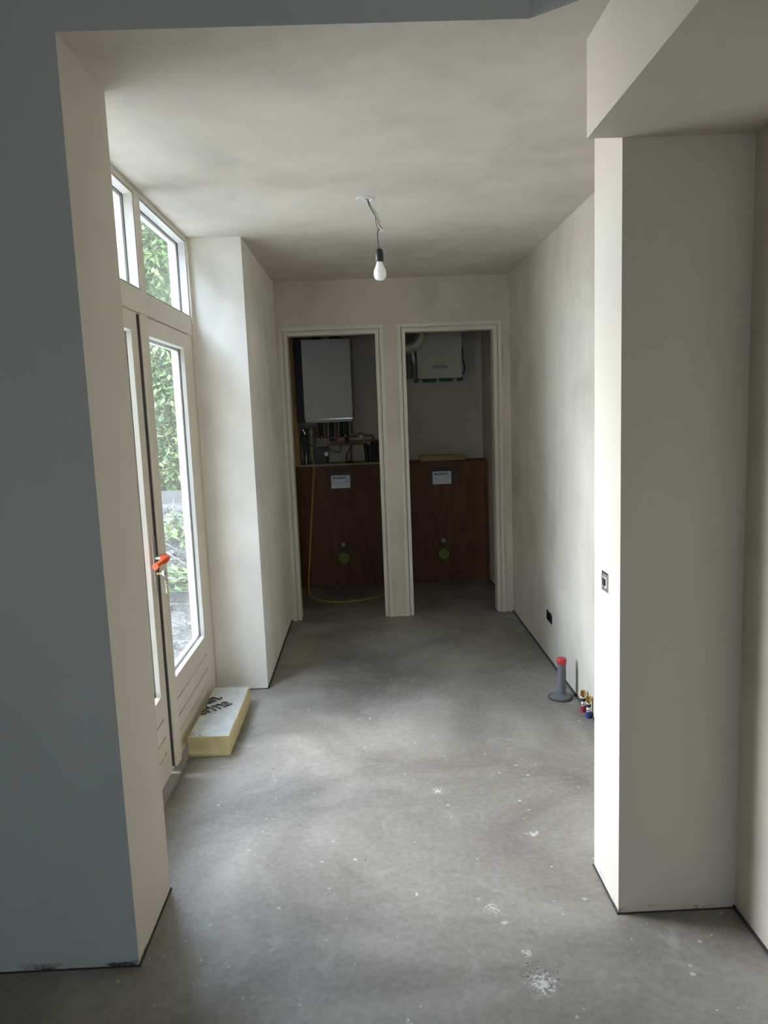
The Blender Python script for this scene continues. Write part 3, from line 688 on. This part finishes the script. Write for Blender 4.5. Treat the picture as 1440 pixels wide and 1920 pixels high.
def pipework():
    e = setp(empty('boiler_pipework'), 'copper and insulated pipes with valves and gauges below the boiler', 'pipework')
    for x, zb, m, r in ((-0.43, 1.33, M_COPPER, 0.009), (-0.395, 1.33, M_BLACK, 0.016), (-0.355, 1.33, M_COPPER, 0.009), (-0.305, 1.30, M_BLACK, 0.018), (-0.262, 1.30, M_COPPER, 0.011), (-0.215, 1.33, M_BLACK, 0.016), (-0.17, 1.28, M_BLACK, 0.018), (-0.125, 1.36, M_COPPER, 0.008)):
        tube('supply_pipe', [(x, 6.62, 1.468), (x, 6.62, zb)], r, m, e, 10, False)
    for (x0, x1, z, yy) in ((-0.40, -0.07, 1.332, 6.60), (-0.30, 0.060, 1.292, 6.62), (-0.345, -0.02, 1.268, 6.585)):
        tube('copper_pipe', [(x0, yy, z), (x1, yy, z)], 0.0075, M_COPPER, e, 10, False)
    tube('copper_pipe', [(-0.16, 6.60, 1.332), (-0.07, 6.60, 1.336), (0.045, 6.60, 1.336), (0.062, 6.60, 1.330), (0.066, 6.60, 1.29)], 0.0075, M_COPPER, e, 10, False)
    for (x, zt, r, m) in ((-0.012, 1.27, 0.018, M_BLACK), (0.022, 1.255, 0.014, M_DARKGREY), (0.054, 1.285, 0.016, M_BLACK), (0.092, 1.295, 0.018, M_BLACK), (0.126, 1.27, 0.014, M_DARKGREY)):
        tube('insulated_pipe', [(x, 6.64, zt), (x+0.012, 6.64, (zt+1.104)/2), (x+0.012, 6.64, 1.109)], r, m, e, 10)
    for x, z in ((-0.18, 1.345), (-0.10, 1.345), (-0.385, 1.34)): lathe('valve_body', [(0.010, z-0.016), (0.014, z-0.010), (0.014, z+0.010), (0.010, z+0.016)], M_BRASS, (x, 6.598, 0), 'Z', 12, e)
    g = lathe('pressure_gauge', [(0.021, 6.560), (0.022, 6.545), (0.020, 6.542)], M_BLACK, (-0.352, 0, 1.192), 'Y', 22, e)
    lathe('dial', [(0.0195, 6.5425), (0.0195, 6.5405)], M_DIAL, (-0.352, 0, 1.192), 'Y', 22, g)
    tube('gauge_pipe', [(-0.352, 6.565, 1.192), (-0.352, 6.585, 1.15), (-0.352, 6.60, 1.109)], 0.006, M_COPPER, e, 8)
    lathe('valve_knob', [(0.015, 6.585), (0.016, 6.565), (0.013, 6.562), (0.005, 6.560)], M_DIAL, (-0.043, 0, 1.331), 'Y', 18, e)
    box('valve_handle', (-0.075, 6.57, 1.352), (-0.025, 6.582, 1.362), M_REDS, e, bevel=0.002)
    lathe('siphon', [(0.016, 1.44), (0.030, 1.425), (0.034, 1.40), (0.036, 1.29), (0.030, 1.268), (0.014, 1.258)], mat('smoked_siphon', (0.16, 0.15, 0.11), 0.35), (-0.482, 6.62, 0), 'Z', 20, e)
    box('control_box', (-0.455, 6.60, 1.104), (-0.345, 6.70, 1.250), M_BLACK, e, bevel=0.006)
    for x in (-0.555, -0.525): tube('flexible_hose', [(x, 6.62, 1.42), (x-0.012, 6.60, 1.32), (x+0.006, 6.59, 1.22), (x+0.010, 6.62, 1.109)], 0.009, M_DARKGREY, e, 9)
    for x in (-0.535, -0.475): lathe('hose_coupling', [(0.008, 1.104), (0.009, 1.15), (0.007, 1.19)], M_STEEL, (x, 6.60, 0), 'Z', 10, e)
    tube('fill_tap', [(-0.575, 6.58, 1.405), (-0.555, 6.57, 1.412), (-0.540, 6.57, 1.395), (-0.532, 6.57, 1.37)], 0.006, M_CHROME, e, 8)
    tube('sensor_cable', [(-0.34, 6.58, 1.25), (-0.29, 6.575, 1.212), (-0.235, 6.575, 1.205), (-0.225, 6.58, 1.27)], 0.004, M_BLACK, e, 7)
    tube('sensor_cable', [(-0.12, 6.58, 1.262), (-0.155, 6.575, 1.215), (-0.18, 6.575, 1.165), (-0.175, 6.59, 1.112)], 0.005, M_BLACK, e, 7)
    tube('drain_pipe', [(-0.135, 6.585, 1.268), (-0.138, 6.585, 1.18), (-0.14, 6.60, 1.109)], 0.008, M_COPPER, e, 8)
    lathe('floor_coupling', [(0.045, 1.104), (0.040, 1.112), (0.016, 1.120)], M_BLACK, (-0.15, 6.60, 0), 'Z', 16, e)
pipework()
setp(tube('yellow_hose', [(-0.482, 6.60, 1.250), (-0.478, 6.575, 1.20), (-0.468, 6.545, 1.115), (-0.470, 6.515, 1.02), (-0.497, 6.46, 0.72), (-0.530, 6.39, 0.32), (-0.548, 6.33, 0.09), (-0.535, 6.24, 0.02), (-0.486, 6.11, 0.008), (-0.40, 6.02, 0.007), (-0.301, 5.972, 0.007), (-0.19, 5.975, 0.007), (-0.082, 6.005, 0.007), (0.02, 6.06, 0.007), (0.10, 6.12, 0.007), (0.140, 6.22, 0.007)], 0.0065, M_YHOSE, n=10), 'thin yellow hose hanging down the boarding and looping over the closet floor', 'hose')

# ------------------------------------------------------------------ ventilation unit
def vent_unit():
    e = setp(empty('ventilation_unit'), 'grey square wall-mounted ventilation unit in the right closet', 'ventilation unit')
    x0, x1, z0, z1, y = 0.464, 0.855, 1.808, 2.200, 6.50
    bm = bmesh.new(); abox(bm, (x0, y, z0), (x1, 6.62, z1))
    es = [ed for ed in bm.edges if abs(ed.verts[0].co.y-ed.verts[1].co.y) > 0.05]
    bmesh.ops.bevel(bm, geom=es, offset=0.022, segments=5, profile=0.5, affect='EDGES')
    link('casing', bm, M_UNIT, e, bevel=0.006, smooth=True)
    box('rear_housing', (x0+0.010, 6.62, z0+0.004), (x1+0.012, 6.80, z1-0.006), M_DARKGREY, e, bevel=0.01)
    for a, b in ((x0+0.05, x0+0.165), (x0+0.20, x0+0.31)): box('green_seal', (a, 6.53, z0-0.024), (b, 6.63, z0-0.001), M_GREENFOAM, e)
    for x in (x0-0.004, x1-0.012): lathe('corner_foot', [(0.022, 6.54), (0.022, 6.64)], M_BLACK, (x, 0, z0-0.008), 'Y', 16, e)
    mw = Matrix.Translation((0.598, y-0.0006, 1.897)) @ Matrix.Rotation(PI/2, 4, 'X') @ Matrix.Diagonal((1.32, 1, 1, 1))
    text('lettering', 'DUCO', 0.031, mw, M_INK, e, extrude=0.0005, spacing=1.08, bold=0.0006)
    lathe('indicator', [(0.0045, y-0.0012), (0.0045, y+0.002)], M_INK, (x0+0.030, 0, z0+0.036), 'Y', 10, e)
    for s in (-1, 1): tube('printed_mark', [(x0+0.030+s*0.010, y-0.0002, z0+0.060), (x0+0.030+s*0.013, y-0.0002, z0+0.050)], 0.001, M_INKG, e, 5, False)
    tube('power_cable', [(x1-0.005, 6.66, 2.13), (x1+0.022, 6.64, 2.06), (x1+0.018, 6.64, 1.98), (x1+0.034, 6.63, 1.92), (x1+0.030, 6.64, 1.86), (x1+0.004, 6.66, 1.84)], 0.006, M_WIREG, e, 8)
vent_unit()
def duct():
    e = setp(empty('flexible_duct'), 'crinkled aluminium ventilation duct bending beside the ventilation unit', 'duct')
    P = spline([(0.523, 6.435, 2.46), (0.520, 6.435, 2.30), (0.512, 6.435, 2.19), (0.475, 6.435, 2.105), (0.405, 6.44, 2.075), (0.30, 6.45, 2.072)], 14)
    bm = bmesh.new(); n = 22; rings = []
    for i, p in enumerate(P):
        d = (P[min(i+1, len(P)-1)]-P[max(i-1, 0)]).normalized(); a = Vector((0, 1, 0)); a = (a-d*a.dot(d)).normalized(); b = d.cross(a)
        R = 0.047+(0.0035 if i % 2 else -0.002)
        rings.append([bm.verts.new(p+a*R*math.cos(2*PI*k/n)+b*R*math.sin(2*PI*k/n)) for k in range(n)])
    for x, y in zip(rings, rings[1:]):
        for k in range(n): bm.faces.new((x[k], x[(k+1) % n], y[(k+1) % n], y[k]))
    bm.faces.new(rings[0][::-1]); bm.faces.new(rings[-1])
    link('duct_hose', bm, M_DUCT, e)
    tube('duct_branch', [(0.425, 6.50, 2.03), (0.436, 6.50, 1.975), (0.440, 6.52, 1.94)], 0.016, M_DUCT, e, 12)
    lathe('vertical_pipe', [(0.030, 1.815), (0.033, 1.822), (0.033, 2.04)], M_PVC, (0.400, 6.56, 0), 'Z', 20, e)
duct()

# ------------------------------------------------------------------ garden beyond the doors
def rand_leafs(name, centers, n, size, m, parent=None, seed=1, droop=0.3):
    """thousands of small folded leaves around blob centres (x,y,z,rx,ry,rz)"""
    R = random.Random(seed); V = []; Fc = []
    wts = [c[3]*c[4]*c[5] for c in centers]
    for _ in range(n):
        cx, cy, cz, rx, ry, rz = R.choices(centers, wts)[0]
        d = Vector((R.gauss(0, 1), R.gauss(0, 1), R.gauss(0, 1))).normalized()*(R.random()**0.4)
        p = Vector((cx+d.x*rx, cy+d.y*ry, cz+d.z*rz))
        L = size*R.uniform(0.6, 1.35); W = L*R.uniform(0.22, 0.36)
        az = R.uniform(0, 2*PI); ti = R.uniform(-0.9, 0.5)-droop
        f = Vector((math.cos(az)*math.cos(ti), math.sin(az)*math.cos(ti), math.sin(ti)))
        s = f.cross(Vector((0, 0, 1))).normalized(); s = (s+Vector((0, 0, R.uniform(-0.5, 0.5)))).normalized(); u = s.cross(f).normalized()
        k = len(V)
        V += [p, p+f*L*0.45+s*W-u*W*0.35, p+f*L, p+f*L*0.45-s*W-u*W*0.35, p+f*L*0.5]
        Fc += [(k, k+1, k+4), (k+1, k+2, k+4), (k+2, k+3, k+4), (k+3, k, k+4)]
    me = bpy.data.meshes.new(name); me.from_pydata([tuple(v) for v in V], [], Fc); me.materials.append(m)
    o = bpy.data.objects.new(name, me); C.objects.link(o)
    if parent: o.parent = parent
    return o
def leaf_material(name, a, b, c):
    m = bpy.data.materials.new(name); m.use_nodes = True; t = m.node_tree; pb = t.nodes['Principled BSDF']
    g = t.nodes.new('ShaderNodeNewGeometry'); r = t.nodes.new('ShaderNodeValToRGB'); e = r.color_ramp.elements
    e.new(0.5)
    for i, (p, col) in enumerate(((0.0, a), (0.55, b), (1.0, c))): e[i].position = p; e[i].color = (*col, 1)
    t.links.new(g.outputs['Random Per Island'], r.inputs[0]); t.links.new(r.outputs[0], pb.inputs['Base Color'])
    pb.inputs['Roughness'].default_value = 0.45
    tr = t.nodes.new('ShaderNodeBsdfTranslucent'); t.links.new(r.outputs[0], tr.inputs[0])
    mx = t.nodes.new('ShaderNodeMixShader'); mx.inputs[0].default_value = 0.3
    t.links.new(pb.outputs[0], mx.inputs[1]); t.links.new(tr.outputs[0], mx.inputs[2]); t.links.new(mx.outputs[0], t.nodes['Material Output'].inputs[0])
    return m
M_LEAF = leaf_material('fresh_leaves', (0.045, 0.095, 0.028), (0.13, 0.20, 0.065), (0.34, 0.42, 0.15))
M_LEAFD = leaf_material('dark_leaves', (0.012, 0.030, 0.016), (0.03, 0.058, 0.03), (0.075, 0.12, 0.06))
M_LEAFDRY = leaf_material('dry_leaves', (0.06, 0.055, 0.045), (0.12, 0.11, 0.095), (0.20, 0.19, 0.17))
M_TWIG = mat('dry_twig', (0.16, 0.152, 0.14), 0.9)
M_BARK = mat('dark_bark', (0.05, 0.042, 0.033), 0.95)
def ground_material():
    m = mat('gravel_soil', (0.1, 0.09, 0.08), 0.95, spec=0.1); t = NT(m); co = t.coords()
    f = t.noise(co, 26, 7, 0.8); t.l(t.ramp(f, [(0.35, (0.04, 0.038, 0.034)), (0.65, (0.20, 0.195, 0.185))]), t.b.inputs['Base Color'])
    t.bump(f, 0.6, 0.03); return m
M_SOIL = ground_material()
def bank_z(x, y):
    t = max(0.0, min(1.0, (y-5.2)/2.9)); t = t*t*(3-2*t)
    return -0.10+0.74*t
def garden():
    R = random.Random(21)
    bm = bmesh.new(); xs = [-9+0.28*i for i in range(29)]; ys = [-6+0.35*i for i in range(66)]
    xs[-1] = -0.99
    g = {(i, j): bm.verts.new((x, y, bank_z(x, y)+R.uniform(-0.02, 0.02))) for i, x in enumerate(xs) for j, y in enumerate(ys)}
    for i in range(len(xs)-1):
        for j in range(len(ys)-1): bm.faces.new((g[i, j], g[i+1, j], g[i+1, j+1], g[i, j+1]))
    S(link('ground', bm, M_SOIL, smooth=True), 'gravelly garden ground rising to a bank')
    setp(box('edging_board', (-6.0, 8.00, 0.50), (-1.20, 8.05, 0.780), M_GREYBOARD, bevel=0.004), 'weathered grey edging board along the garden bank', 'board')
    S(box('terrace', (-4.2, 2.32, -0.30), (-1.04, 4.35, -0.055), mat('pale_paving', (0.55, 0.53, 0.49), 0.8)), 'pale paved terrace outside the garden doors')
    # twigs and dry litter on the bank
    bm = bmesh.new()
    for _ in range(1100):
        x = R.uniform(-3.6, -1.75); y = R.uniform(4.45, 7.35); z = bank_z(x, y)
        a = R.uniform(0, 2*PI); L = R.uniform(0.15, 0.6); h = R.uniform(0.0, 0.22)
        atube(bm, [(x, y, z+0.01), (x+math.cos(a)*L*0.5+R.uniform(-.05, .05), y+math.sin(a)*L*0.5, z+h+0.02), (x+math.cos(a)*L, y+math.sin(a)*L*0.8, z+h*R.uniform(0.2, 1.3))], R.uniform(0.002, 0.006), 4, False)
    setp(link('twig_litter', bm, M_TWIG), 'tangle of dry grey twigs on the garden bank', 'twigs', kind='stuff')
    setp(rand_leafs('leaf_litter', [(-2.3, 4.8+0.40*i, bank_z(-2, 4.8+0.40*i)+0.03, 1.0, 0.33, 0.05) for i in range(8)], 7000, 0.06, M_LEAFDRY, seed=5), 'dry fallen leaves covering the garden bank', 'leaves', kind='stuff')
    def shrub(name, label, cs, n, size, m, stems, seed, cat='shrub'):
        e = setp(empty(name), label, cat)
        rand_leafs('foliage', cs, n, size, m, e, seed)
        bm = bmesh.new()
        for p in stems: atube(bm, p, lambda t: 0.03*(1-0.7*t), 6)
        link('stem', bm, M_BARK, e)
        return e
    shrub('low_ground_plant', 'low green plants sprouting through the twigs below the edging board',
          [(-1.9, 7.2, 0.50, 0.35, 0.4, 0.16), (-2.3, 6.4, 0.32, 0.4, 0.4, 0.14), (-1.75, 6.2, 0.22, 0.25, 0.3, 0.12)], 1500, 0.09, M_LEAF, [[(-2.0, 7.2, 0.3), (-2.0, 7.2, 0.5), (-1.95, 7.15, 0.6)]], 2, 'plants')
    shrub('leafy_shrub', 'light green shrub with narrow leaves just behind the edging board',
          [(-2.3, 8.6, 1.05, 0.75, 0.42, 0.42), (-2.9, 8.7, 1.5, 0.8, 0.45, 0.55), (-2.0, 8.75, 1.7, 0.7, 0.45, 0.45), (-2.4, 8.9, 2.2, 0.8, 0.45, 0.35)], 34000, 0.085, M_LEAF,
          [[(-2.3, 8.7, 0.5), (-2.35, 8.7, 1.2), (-2.2, 8.8, 2.1)], [(-2.6, 8.7, 0.5), (-2.8, 8.75, 1.3), (-2.9, 8.8, 1.9)]], 3)
    shrub('leafy_shrub', 'wide green shrub further left along the edging board',
          [(-4.9, 8.8, 1.2, 0.9, 0.5, 0.7), (-5.9, 8.9, 1.3, 0.8, 0.5, 0.8)], 5000, 0.14, M_LEAF, [[(-5.2, 8.8, 0.5), (-5.3, 8.8, 1.4), (-5.4, 8.9, 1.9)]], 4)
    shrub('broadleaf_tree', 'bright green tree crown seen through the fanlight',
          [(-2.4, 9.3, 3.55, 0.9, 0.7, 0.75), (-3.2, 9.6, 3.9, 0.9, 0.7, 0.9), (-2.2, 9.6, 4.4, 0.9, 0.7, 0.7)], 30000, 0.085, M_LEAF,
          [[(-3.1, 9.7, 0.5), (-3.0, 9.7, 2.0), (-2.7, 9.6, 3.4), (-2.5, 9.5, 4.2)]], 6, 'tree')
    shrub('dark_tree', 'dark evergreen tree behind the light green shrub',
          [(-3.0, 11.2, 2.4, 0.9, 0.6, 1.3), (-3.8, 11.3, 2.6, 1.0, 0.6, 1.6), (-3.2, 11.4, 4.6, 1.2, 0.6, 1.2), (-4.8, 11.4, 2.8, 1.0, 0.6, 1.8)], 30000, 0.12, M_LEAFD,
          [[(-3.2, 11.3, 0.5), (-3.2, 11.3, 2.4), (-3.2, 11.3, 4.6)], [(-4.2, 11.3, 0.5), (-4.2, 11.3, 1.8), (-4.2, 11.3, 3.2)]], 8, 'tree')
    shrub('dark_tree', 'second dark evergreen tree standing close to the house side',
          [(-1.4, 11.2, 1.9, 0.4, 0.6, 1.4), (-1.35, 11.4, 4.0, 0.4, 0.6, 1.5)], 14000, 0.12, M_LEAFD, [[(-1.6, 11.3, 0.5), (-1.6, 11.3, 1.8), (-1.6, 11.3, 3.4)]], 9, 'tree')
    shrub('light_blocking_hedge', 'unseen tall hedge added to block low sky light from the doors',  # out of view, put in to cut low sky light through the doors
          [(-4.6, -3.6+1.1*i, 1.1+0.9*j, 0.45, 0.75, 0.75) for i in range(6) for j in range(5)], 22000, 0.26, M_LEAFD,
          [[(-4.6, -3.4+1.1*i, -0.1), (-4.6, -3.4+1.1*i, 1.8), (-4.6, -3.4+1.1*i, 3.6)] for i in range(6)], 31, 'light-blocking hedge')
garden()
